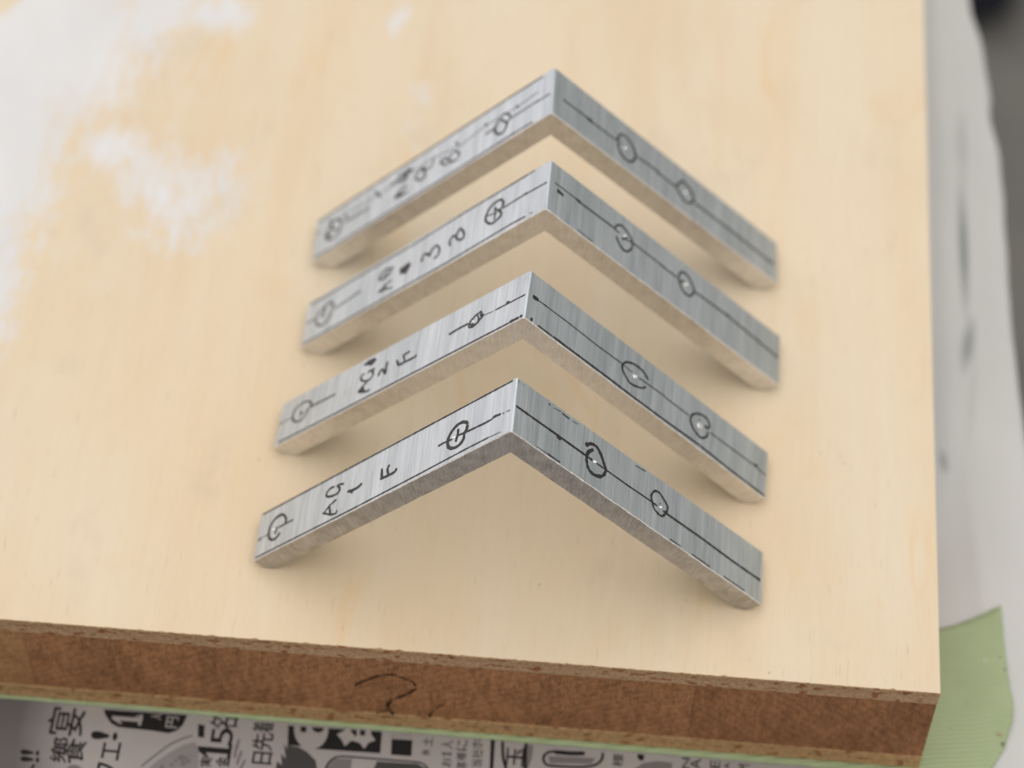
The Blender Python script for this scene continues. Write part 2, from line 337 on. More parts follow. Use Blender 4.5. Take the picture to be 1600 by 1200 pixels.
# ------------------------------------------------------------------ tape and newspaper
def build_tape():
    V = []; F = []; z0 = -T - .16
    S = 30; ss = [i / S for i in range(S + 1)]
    xs = list(np.linspace(-215, -4, 150)) + [-2, 0]
    def yfront(x): return -lerp_tab([(-215, .25), (-120, .45), (-60, .8), (0, 1.1)], x) + .10 * noise.noise((x * .4, 2, 0))
    cols = []
    for x in xs: cols.append([(x, yfront(x) + (23.0 - yfront(x)) * s, z0) for s in ss])
    end = [(0, (7.2, -3.2)), (.12, (10.2, .6)), (.25, (12.1, 4.0)), (.40, (13.5, 8.6)), (.52, (13.7, 11.3)), (.66, (13.1, 16.3)), (.80, (12.8, 20.8)), (.92, (12.7, 25.0)), (1, (12.5, 28.4))]
    def endp(s):
        ex = lerp_tab([(a, b[0]) for a, b in end], s); ey = lerp_tab([(a, b[1]) for a, b in end], s)
        return ex + .28 * noise.noise((s * 26, 1, 0)) + .15 * noise.noise((s * 70, 4, 0)), ey
    for c in np.linspace(0, 1, 15)[1:]:
        cc = []
        for s in ss:
            ex, ey = endp(s); y0 = yfront(0) + (23.0 - yfront(0)) * s
            y = y0 + (ey - y0) * (c ** 1.5 if s > .6 else c); x = ex * c
            z = z0 + .75 * c * c * (.3 + .7 * s) + .18 * math.sin(s * 9 + c * 3) * c
            cc.append((x, y, z))
        cols.append(cc)
    n = S + 1
    for cc in cols: V += cc
    for i in range(len(cols) - 1):
        for j in range(S): F.append((i * n + j, (i + 1) * n + j, (i + 1) * n + j + 1, i * n + j + 1))
    o = mesh_obj('masking_tape', V, F, M_TAPE, smooth=True)
    md = o.modifiers.new('thickness', 'SOLIDIFY'); md.thickness = .13 * MM; md.offset = 0
    tag(o, 'strip of green crepe tape along the board underside with a torn end', 'tape')
    # lint and dirt stuck to the torn edge
    random.seed(4)
    for k, (x, y, r, c) in enumerate([(12.75, 17.2, .32, 0), (12.1, 19.3, .22, 1), (12.0, 4.9, .24, 0), (11.6, 6.6, .26, 2), (9.9, 18.6, .18, 3), (7.2, 11.3, .14, 2)]):
        bm = bmesh.new(); bmesh.ops.create_icosphere(bm, subdivisions=2, radius=r * MM)
        for vv in bm.verts: vv.co *= 1 + .5 * noise.noise(vv.co * 3500 + Vector((k, 0, 0))); vv.co.z *= .5
        me = bpy.data.meshes.new('lint_crumb'); bm.to_mesh(me); bm.free(); me.materials.append(CR[c]); ob = bpy.data.objects.new('lint_crumb', me); col.objects.link(ob)
        ob.location = ((x) * MM, y * MM, (z0 + .55) * MM); ob.parent = o
CR = [simple('grey_dirt', (.16, .15, .11), .9), simple('green_dirt', (.18, .20, .09), .9), simple('wood_crumb', (.52, .37, .22), .9), simple('white_lint', (.62, .63, .62), .9)]
build_tape()

paper_z = -T - .36
news = empty('newspaper', (0, 0, paper_z))
tag(news, 'grey newspaper page with black Japanese print below the board edge', 'newspaper')
def build_page():
    V = []; F = []; xs = np.linspace(-230, -6, 90); ys = np.linspace(-42, 14, 24)
    for y in ys:
        for x in xs: V.append((x, y, 0))
    n = len(xs)
    F = [(j * n + i, j * n + i + 1, (j + 1) * n + i + 1, (j + 1) * n + i) for j in range(len(ys) - 1) for i in range(n - 1)]
    mesh_obj('page', V, F, M_NEWS, news)
build_page()
TONE = {'k': simple('black_print', (.014, .013, .013), .75, 0, .2), 'd': simple('dark_grey_print', (.055, .052, .05), .8, 0, .2), 'g': simple('grey_halftone_print', (.17, .155, .15), .8, 0, .2),
        'dg': simple('dark_halftone_print', (.13, .115, .115), .8, 0, .2), 'lg': simple('pale_halftone_print', (.24, .22, .215), .8, 0, .2), 'w': M_NEWS}
def glyph_mesh(ch):
    if ch == '1':
        P = [(0, .70), (.30, 1), (.48, 1), (.48, .09), (.72, .09), (.72, 0), (0, 0), (0, .09), (.24, .09), (.24, .76), (0, .62)]
        return [Vector(p) for p in P], [tuple(q) for q in tessellate_polygon([[Vector((a, b, 0)) for a, b in P]])]
    cu = bpy.data.curves.new('glyph', 'FONT'); cu.body = ch; cu.size = 1
    o = bpy.data.objects.new('glyph', cu); col.objects.link(o)
    me = bpy.data.meshes.new_from_object(o.evaluated_get(bpy.context.evaluated_depsgraph_get()))
    V = [v.co.to_2d() for v in me.vertices]; F = [tuple(p.vertices) for p in me.polygons]
    bpy.data.objects.remove(o); bpy.data.curves.remove(cu); bpy.data.meshes.remove(me); return V, F
NEWS = [
 ('glyph','宴','k',(-121.37,-3.34),5.16,4.5),
 ('glyph','饗','k',(-120.22,-7.97),4.86,4.05),
 ('glyph','エ','k',(-114.17,-7.5),2.5,2.83),
 ('glyph','!','k',(-115.56,-5.13),3.73,1.31),
 ('glyph','フ','k',(-113.92,-10.99),3.49,3.17),
 ('glyph','!','k',(-125.52,-8.78),2.63,0.77),
 ('glyph','!','k',(-125.3,-9.87),2.62,0.76),
 ('glyph','ト','k',(-124.76,-11.75),2.54,2.41),
 ('poly',0,'g',[(-117.21,-11.67),(-117.18,-12.24),(-117.32,-12.76),(-117.61,-13.18),(-118.01,-13.45),(-118.48,-13.54),(-118.97,-13.45),(-119.44,-13.17),(-119.82,-12.75),(-120.08,-12.23),(-120.19,-11.66),(-120.13,-11.1),(-119.92,-10.62),(-119.58,-10.27),(-119.13,-10.09),(-118.64,-10.09),(-118.15,-10.28),(-117.72,-10.63),(-117.39,-11.11)]),
 ('poly',0,'k',[(-116.43,-0.83),(-116.18,-1.44),(-115.8,-2.04),(-114.92,-3.06),(-113.88,-3.52),(-108.75,-3.68),(-106.55,-3.87),(-105.41,-3.29),(-104.74,-2.29),(-104.38,-0.67)]),
 ('glyph','1','w',(-112.84,-2.16),4.29,1.72),
 ('glyph','円','w',(-106.33,-2.08),1.7,1.79),
 ('glyph','人','w',(-108.76,-1.35),1.49,1.02),
 ('glyph','O','w',(-111.16,-1.93),1.09,0.93),
 ('glyph','着','k',(-93.31,-1.69),3.0,1.67),
 ('glyph','先','k',(-93.01,-4.05),2.92,2.81),
 ('glyph','日','k',(-92.7,-6.67),2.79,1.86),
 ('glyph','1','k',(-99.65,-6.05),4.8,2.46),
 ('glyph','5','k',(-98.89,-3.73),3.08,2.66),
 ('glyph','名','k',(-98.95,-1.56),4.02,1.95),
 ('poly',0,'k',[(-102.62,-2.01),(-101.67,-2.08),(-101.42,-4.14),(-102.32,-4.08)]),
 ('glyph','実','k',(-100.54,-8.03),1.62,1.6),
 ('glyph','金','k',(-98.22,-7.82),1.95,1.6),
 ('poly',0,'lg',[(-108.67,-10.12),(-107.56,-8.56),(-105.92,-6.94),(-104.09,-5.52),(-102.67,-4.92),(-101.96,-5.95),(-101.41,-9.46)]),
 ('line',0.31,'g',[(-109.57,-9.59),(-107.86,-7.58),(-106.12,-5.71),(-104.51,-4.62),(-103.04,-3.89)]),
 ('poly',0,'g',[(-104.6,-8.3),(-104.62,-8.45),(-104.85,-8.5),(-105.03,-8.42),(-105.06,-8.21),(-104.93,-8.03),(-104.7,-8.17)]),
 ('poly',0,'g',[(-103.93,-7.33),(-104.01,-7.48),(-104.13,-7.64),(-104.36,-7.48),(-104.39,-7.24),(-104.2,-7.2),(-104.03,-7.15)]),
 ('poly',0,'g',[(-105.04,-8.86),(-105.08,-9.08),(-105.3,-9.24),(-105.48,-9.06),(-105.59,-8.73),(-105.45,-8.49),(-105.12,-8.61)]),
 ('poly',0,'g',[(-106.27,-9.35),(-106.33,-9.54),(-106.54,-9.54),(-106.64,-9.47),(-106.67,-9.31),(-106.59,-9.12),(-106.45,-9.1)]),
 ('poly',0,'g',[(-103.86,-7.66),(-103.82,-8.03),(-104.15,-8.18),(-104.49,-7.92),(-104.6,-7.54),(-104.29,-7.29),(-104.02,-7.43)]),
 ('poly',0,'g',[(-103.22,-8.43),(-103.51,-8.84),(-103.79,-9.07),(-104.11,-8.72),(-104.09,-8.35),(-103.92,-7.88),(-103.51,-8.18)]),
 ('poly',0,'g',[(-104.11,-7.47),(-104.21,-7.62),(-104.37,-7.68),(-104.63,-7.64),(-104.64,-7.44),(-104.46,-7.21),(-104.21,-7.3)]),
 ('poly',0,'g',[(-102.81,-8.2),(-102.93,-8.43),(-103.14,-8.44),(-103.37,-8.41),(-103.43,-8.14),(-103.18,-8.0),(-102.96,-7.91)]),
 ('poly',0,'g',[(-103.79,-7.46),(-103.95,-7.64),(-104.09,-7.82),(-104.25,-7.6),(-104.3,-7.38),(-104.17,-7.16),(-103.97,-7.22)]),
 ('poly',0,'g',[(-106.27,-9.33),(-106.26,-9.73),(-106.6,-9.63),(-106.95,-9.54),(-106.94,-9.25),(-106.77,-8.96),(-106.35,-9.11)]),
 ('poly',0,'g',[(-102.88,-7.25),(-102.91,-7.37),(-103.01,-7.45),(-103.15,-7.37),(-103.16,-7.18),(-103.05,-7.1),(-102.89,-7.13)]),
 ('poly',0,'g',[(-103.14,-7.72),(-103.2,-8.01),(-103.5,-8.04),(-103.67,-7.99),(-103.74,-7.62),(-103.61,-7.44),(-103.35,-7.38)]),
 ('poly',0,'g',[(-104.64,-7.97),(-104.68,-8.15),(-104.79,-8.15),(-104.98,-8.12),(-104.95,-7.91),(-104.86,-7.81),(-104.68,-7.87)]),
 ('poly',0,'g',[(-102.66,-8.01),(-102.74,-8.2),(-102.98,-8.44),(-103.29,-8.18),(-103.21,-7.88),(-103.07,-7.84),(-102.82,-7.79)]),
 ('poly',0,'g',[(-103.59,-7.42),(-103.58,-7.72),(-103.88,-7.87),(-104.05,-7.66),(-104.23,-7.33),(-103.97,-7.22),(-103.68,-7.23)]),
 ('line',0.37,'g',[(-96.44,-3.88),(-96.66,-6.09)]),
 ('line',0.37,'g',[(-95.83,-5.7),(-96.17,-8.06)]),
 ('line',0.37,'g',[(-95.09,-7.03),(-95.63,-8.93)]),
 ('line',0.37,'g',[(-96.64,-4.84),(-96.66,-7.02)]),
 ('poly',0,'k',[(-89.81,-1.05),(-76.38,-0.84),(-76.21,-4.35),(-85.44,-4.49),(-87.13,-4.18),(-89.45,-4.26)]),
 ('poly',1,'w',[(-84.03,-1.23),(-84.0,-1.97),(-84.11,-2.68),(-84.34,-3.32),(-84.68,-3.86),(-85.12,-4.28),(-85.63,-4.54),(-86.18,-4.63),(-86.75,-4.55),(-87.3,-4.31),(-87.81,-3.92),(-88.24,-3.39),(-88.58,-2.75),(-88.81,-2.04),(-88.91,-1.3),(-88.87,-0.57),(-88.71,0.12),(-88.42,0.72),(-88.03,1.21),(-87.55,1.56),(-87.01,1.74),(-86.44,1.75),(-85.87,1.59),(-85.34,1.26),(-84.86,0.79),(-84.47,0.19),(-84.19,-0.49)]),
 ('poly',2,'k',[(-88.06,-1.05),(-87.15,-1.04),(-87.11,-1.98),(-87.9,-1.99)]),
 ('poly',2,'k',[(-86.5,-1.06),(-84.58,-0.99),(-84.85,-1.62),(-85.43,-1.91),(-86.08,-1.65)]),
 ('poly',1,'w',[(-79.84,-2.27),(-80.69,-2.87),(-81.37,-3.69),(-81.95,-2.7),(-82.72,-1.88),(-81.87,-1.28),(-81.19,-0.45),(-80.61,-1.45)]),
 ('poly',1,'w',[(-77.13,-2.35),(-78.08,-2.83),(-78.57,-3.86),(-79.32,-2.97),(-80.36,-2.7),(-79.87,-1.67),(-80.03,-0.46),(-78.98,-0.72),(-78.03,-0.25),(-77.87,-1.45)]),
 ('poly',2,'k',[(-79.5,-0.81),(-78.74,-0.9),(-78.71,-1.76),(-79.46,-1.75)]),
 ('poly',0,'k',[(-74.88,-1.88),(-71.9,-1.81),(-71.79,-4.41),(-74.7,-4.44)]),
 ('line',0.17,'g',[(-74.87,-1.02),(-74.77,-1.64)]),
 ('line',0.17,'g',[(-74.26,-0.96),(-74.16,-1.58)]),
 ('line',0.17,'g',[(-73.64,-0.9),(-73.55,-1.52)]),
 ('line',0.17,'g',[(-73.03,-0.85),(-72.94,-1.47)]),
 ('line',0.17,'g',[(-72.42,-0.79),(-72.33,-1.41)]),
 ('poly',0,'d',[(-89.58,-4.28),(-87.92,-4.41),(-86.6,-5.06),(-85.2,-6.33),(-84.72,-7.99),(-90.64,-8.53),(-90.58,-6.98),(-89.83,-7.53),(-90.21,-5.71),(-89.43,-6.41),(-90.01,-4.13),(-89.35,-5.0)]),
 ('poly',0,'g',[(-83.28,-6.47),(-82.54,-5.78),(-80.1,-5.63),(-80.1,-7.87),(-83.6,-8.19)]),
 ('poly',0,'d',[(-76.54,-5.7),(-70.82,-5.56),(-69.39,-6.28),(-69.29,-7.2),(-77.11,-7.91)]),
 ('line',0.25,'k',[(-83.74,-8.21),(-83.49,-6.95),(-82.93,-5.97),(-81.64,-5.36),(-77.4,-5.31),(-73.31,-5.28),(-70.85,-5.3),(-69.72,-5.69),(-68.78,-6.84)]),
 ('glyph','土','d',(-69.74,-1.91),1.4,1.5),
 ('glyph','休','d',(-69.81,-3.66),1.18,0.93),
 ('glyph','人','d',(-66.92,-2.07),1.66,1.39),
 ('glyph','1','d',(-66.87,-3.6),1.31,0.72),
 ('glyph','お','d',(-66.74,-4.95),1.31,1.49),
 ('glyph','に','d',(-64.8,-2.03),1.52,1.71),
 ('glyph','様','d',(-64.71,-3.81),1.41,1.23),
 ('glyph','客','d',(-64.58,-5.22),1.41,1.18),
 ('glyph','ホ','d',(-62.63,-1.71),1.52,1.63),
 ('glyph','社','d',(-62.5,-3.22),1.52,1.39),
 ('glyph','当','d',(-62.43,-4.73),1.38,1.15),
 ('poly',0,'k',[(-60.82,-0.64),(-60.2,-0.67),(-60.02,-6.25),(-60.51,-6.29)]),
 ('line',0.42,'k',[(-59.12,-0.8),(-58.8,-3.5),(-58.16,-5.46)]),
 ('line',0.54,'k',[(-55.73,-0.81),(-55.52,-5.22)]),
 ('poly',0,'g',[(-55.58,-1.03),(-54.68,-1.1),(-54.79,-3.29),(-55.14,-4.87),(-55.32,-4.89)]),
 ('glyph','玉','k',(-57.11,-3.27),2.44,3.08),
 ('line',0.37,'k',[(-44.76,-1.34),(-44.84,-2.43),(-45.47,-3.27),(-46.53,-3.75),(-48.42,-4.03),(-52.22,-4.12),(-52.94,-3.64),(-53.11,-2.8),(-52.51,-2.05),(-51.3,-1.7)]),
 ('line',0.68,'k',[(-51.7,-1.9),(-49.24,-1.9),(-47.27,-1.72)]),
 ('poly',0,'g',[(-52.47,-2.67),(-45.79,-2.37),(-46.28,-3.34),(-52.12,-3.72)]),
 ('glyph','様','d',(-42.55,-2.42),1.56,2.08),
 ('poly',0,'k',[(-39.86,-1.12),(-38.9,-1.19),(-38.92,-2.08),(-39.46,-2.18),(-39.79,-1.82)]),
 ('poly',0,'g',[(-38.97,-2.52),(-36.95,-2.02),(-34.9,-2.15),(-34.85,-3.23),(-40.27,-3.72)]),
 ('glyph','N','d',(-32.96,-2.03),1.02,1.78),
 ('glyph','A','d',(-31.56,-2.02),1.49,1.7),
 ('glyph','E','d',(-28.78,-1.85),1.36,1.23),
 ('glyph','A','d',(-27.11,-1.93),0.75,1.09),
 ('glyph','M','d',(-24.69,-1.94),1.63,0.93),
]

lv = 0
for it in NEWS:
    lv += 1; z = .012 + .0006 * lv
    if it[0] == 'glyph':
        _, ch, tone, (cx, cy), wx, hy = it
        V, F = glyph_mesh(ch)
        if not V: continue
        ax = min(p.x for p in V); bx = max(p.x for p in V); ay = min(p.y for p in V); by = max(p.y for p in V)
        # the page lies turned a quarter turn: a glyph's top points to -x, its right to +y
        P = [(cx - ((p.y - ay) / max(by - ay, 1e-6) - .5) * wx, cy + ((p.x - ax) / max(bx - ax, 1e-6) - .5) * hy, z + (.06 if tone == 'w' else 0)) for p in V]
        # two slightly shifted impressions give the heavy weight of the headline type
        sh = .10 if tone == 'k' else .04
        P2 = [(a - sh * .6, b + sh, c + .0003) for a, b, c in P]; n0 = len(P)
        mesh_obj('printed_character', P + P2, F + [tuple(k + n0 for k in f) for f in F], TONE[tone], news)
    elif it[0] == 'poly':
        _, lvl, tone, pts = it
        tri = tessellate_polygon([[Vector((p[0], p[1], 0)) for p in pts]])
        mesh_obj('printed_shape', [(p[0], p[1], z + .03 * lvl) for p in pts], [tuple(t) for t in tri], TONE[tone], news)
    else:
        _, wd, tone, pts = it
        V, F = ribbon_xy(resample(pts, .3, 1), wd)
        mesh_obj('printed_line', [(p.x, p.y, z) for p in V], F, TONE[tone], news)

# ------------------------------------------------------------------ aluminium angle pieces
S2 = 2 ** -.5
LL, TH, RR, KR = 50.0, 3.24, 1.6, 0.9975
HH = (LL + TH - 2 * RR) * S2 + RR
RA = 0.38   # rounding of the outer corner
PIECES = [
 dict(x=-59.9050, y=11.2188, th=-.0041, b=(8.3553, 8.7704, 8.6331), f=(.3499, 0, -.0927), saw=.10),
 dict(x=-59.7743, y=30.0658, th=-.0366, b=(7.9446, 8.1969, 8.2963), f=(.0861, 0, .1737), saw=.07),
 dict(x=-58.2529, y=49.4365, th=-.0039, b=(8.9257, 9.1032, 9.5323), f=(.5277, 0, .3510), saw=.07),
 dict(x=-58.7678, y=67.5420, th=.0260, b=(8.5329, 8.9581, 8.7260), f=(.2196, 0, .6615), saw=.07)]
LABELS = ['aluminium angle piece handwritten AG 1 F, nearest the board front edge', 'aluminium angle piece handwritten AG 2 F with a blotted-out character, second from front',
          'aluminium angle piece handwritten AG 3 B with a blotted-out character, third from front', 'aluminium angle piece with crossed-out guide marks and a B, rearmost of the four']
def face_pt(side, u, v, off=0.0):
    sg = -1 if side == 'L' else 1
    return (sg * S2 * (u + off), v, HH - S2 * u + S2 * off)
def build_body(i, pc, root):
    st = []   # stations along the outer profile: (u signed, outer xz, inner xz, uv u)
    def stations(sg):
        Lm = LL if sg < 0 else LL * KR; rows = []
        us = list(np.arange(.3, Lm - RR, .42)) + list(Lm - RR + RR * np.sin(np.linspace(0, math.pi / 2, 9)))
        for u in us:
            if u <= Lm - RR: ui = TH + (Lm - RR - TH) * (u / (Lm - RR)); dep = TH
            else: ui = u; dep = TH - RR + math.sqrt(max(0, RR * RR - (u - (Lm - RR)) ** 2))
            o = (sg * S2 * u, HH - S2 * u); n = (sg * S2, S2)
            q = (sg * S2 * ui - n[0] * dep, HH - S2 * ui - n[1] * dep)
            rows.append((sg * u, o, q, n))
        return rows
    left = stations(-1)[::-1]; right = stations(1)
    # round the outer corner between the two arms
    mid = []
    cz = HH - RA / S2
    for a in np.linspace(-45, 45, 12)[1:-1]:
        r = math.radians(a); mid.append((0.3 * a / 45 * .9, (RA * math.sin(r), cz + RA * math.cos(r)), (0, HH - TH / S2), (math.sin(r), math.cos(r))))
    st = left + mid + right
    fl_, fa_, fr_ = pc['f']; bl_, ba_, br_ = pc['b']
    V = []; UV = []; CH = .13
    for (u, o, q, n) in st:
        k = abs(u) / LL
        yf = fa_ + ((fl_ if u < 0 else fr_) - fa_) * k; yb = ba_ + ((bl_ if u < 0 else br_) - ba_) * k
        jf = pc['saw'] * (noise.noise((u * .35, i * 7, 1)) + .5 * noise.noise((u * 1.4, i * 7, 2)) + .35 * noise.noise((u * 3.7, i, 3)))
        jq = pc['saw'] * 1.0 * (noise.noise((u * .3, i * 7, 4)) + .6 * noise.noise((u * 1.2, i * 7, 5)))
        jb = .04 * (noise.noise((u * .35, i * 7, 6)) + .7 * noise.noise((u * 1.6, i * 7, 7)))
        bu = CH * (.7 + 1.1 * max(0, noise.noise((u * 1.1, i * 5, 8)) + .3 * noise.noise((u * 4, i, 2))))
        ox, oz = o; qx, qz = q
        # ring: outer back, outer front, chamfer front, inner front, inner back, chamfer back
        V += [(ox, yb + jb - .06, oz), (ox, yf + jf + bu, oz), (ox - n[0] * bu * .8, yf + jf, oz - n[1] * bu * .8),
              (qx, yf + jq * .6, qz), (qx, yb + jb, qz), (ox - n[0] * .08, yb + jb, oz - n[1] * .08)]
        uu = u if u else 0
        UV += [(uu, yb), (uu, yf), (uu, yf - .1), (uu, yf - 3), (uu, yb + 20), (uu, yb + .1)]
    F = []; FM = []; SM = []
    NS = len(st)
    for a in range(NS - 1):
        for k in range(6):
            k2 = (k + 1) % 6
            F.append((a * 6 + k, a * 6 + k2, (a + 1) * 6 + k2, (a + 1) * 6 + k)); FM.append(0 if k in (0, 3) else 2 if k == 1 else 1); SM.append(False)
    F.append((5, 4, 3, 2, 1, 0)); FM.append(0); SM.append(False); e = (NS - 1) * 6; F.append((e, e + 1, e + 2, e + 3, e + 4, e + 5)); FM.append(0); SM.append(False)
    ob = mesh_obj('aluminium_body', V, F, [M_BR, M_SAW0 if i == 0 else M_SAW, M_BURR], root, fmat=FM, uvs=UV, smooth=SM)
    bm = bmesh.new(); bm.from_mesh(ob.data); bmesh.ops.recalc_face_normals(bm, faces=bm.faces); bm.to_mesh(ob.data); bm.free()
    return ob
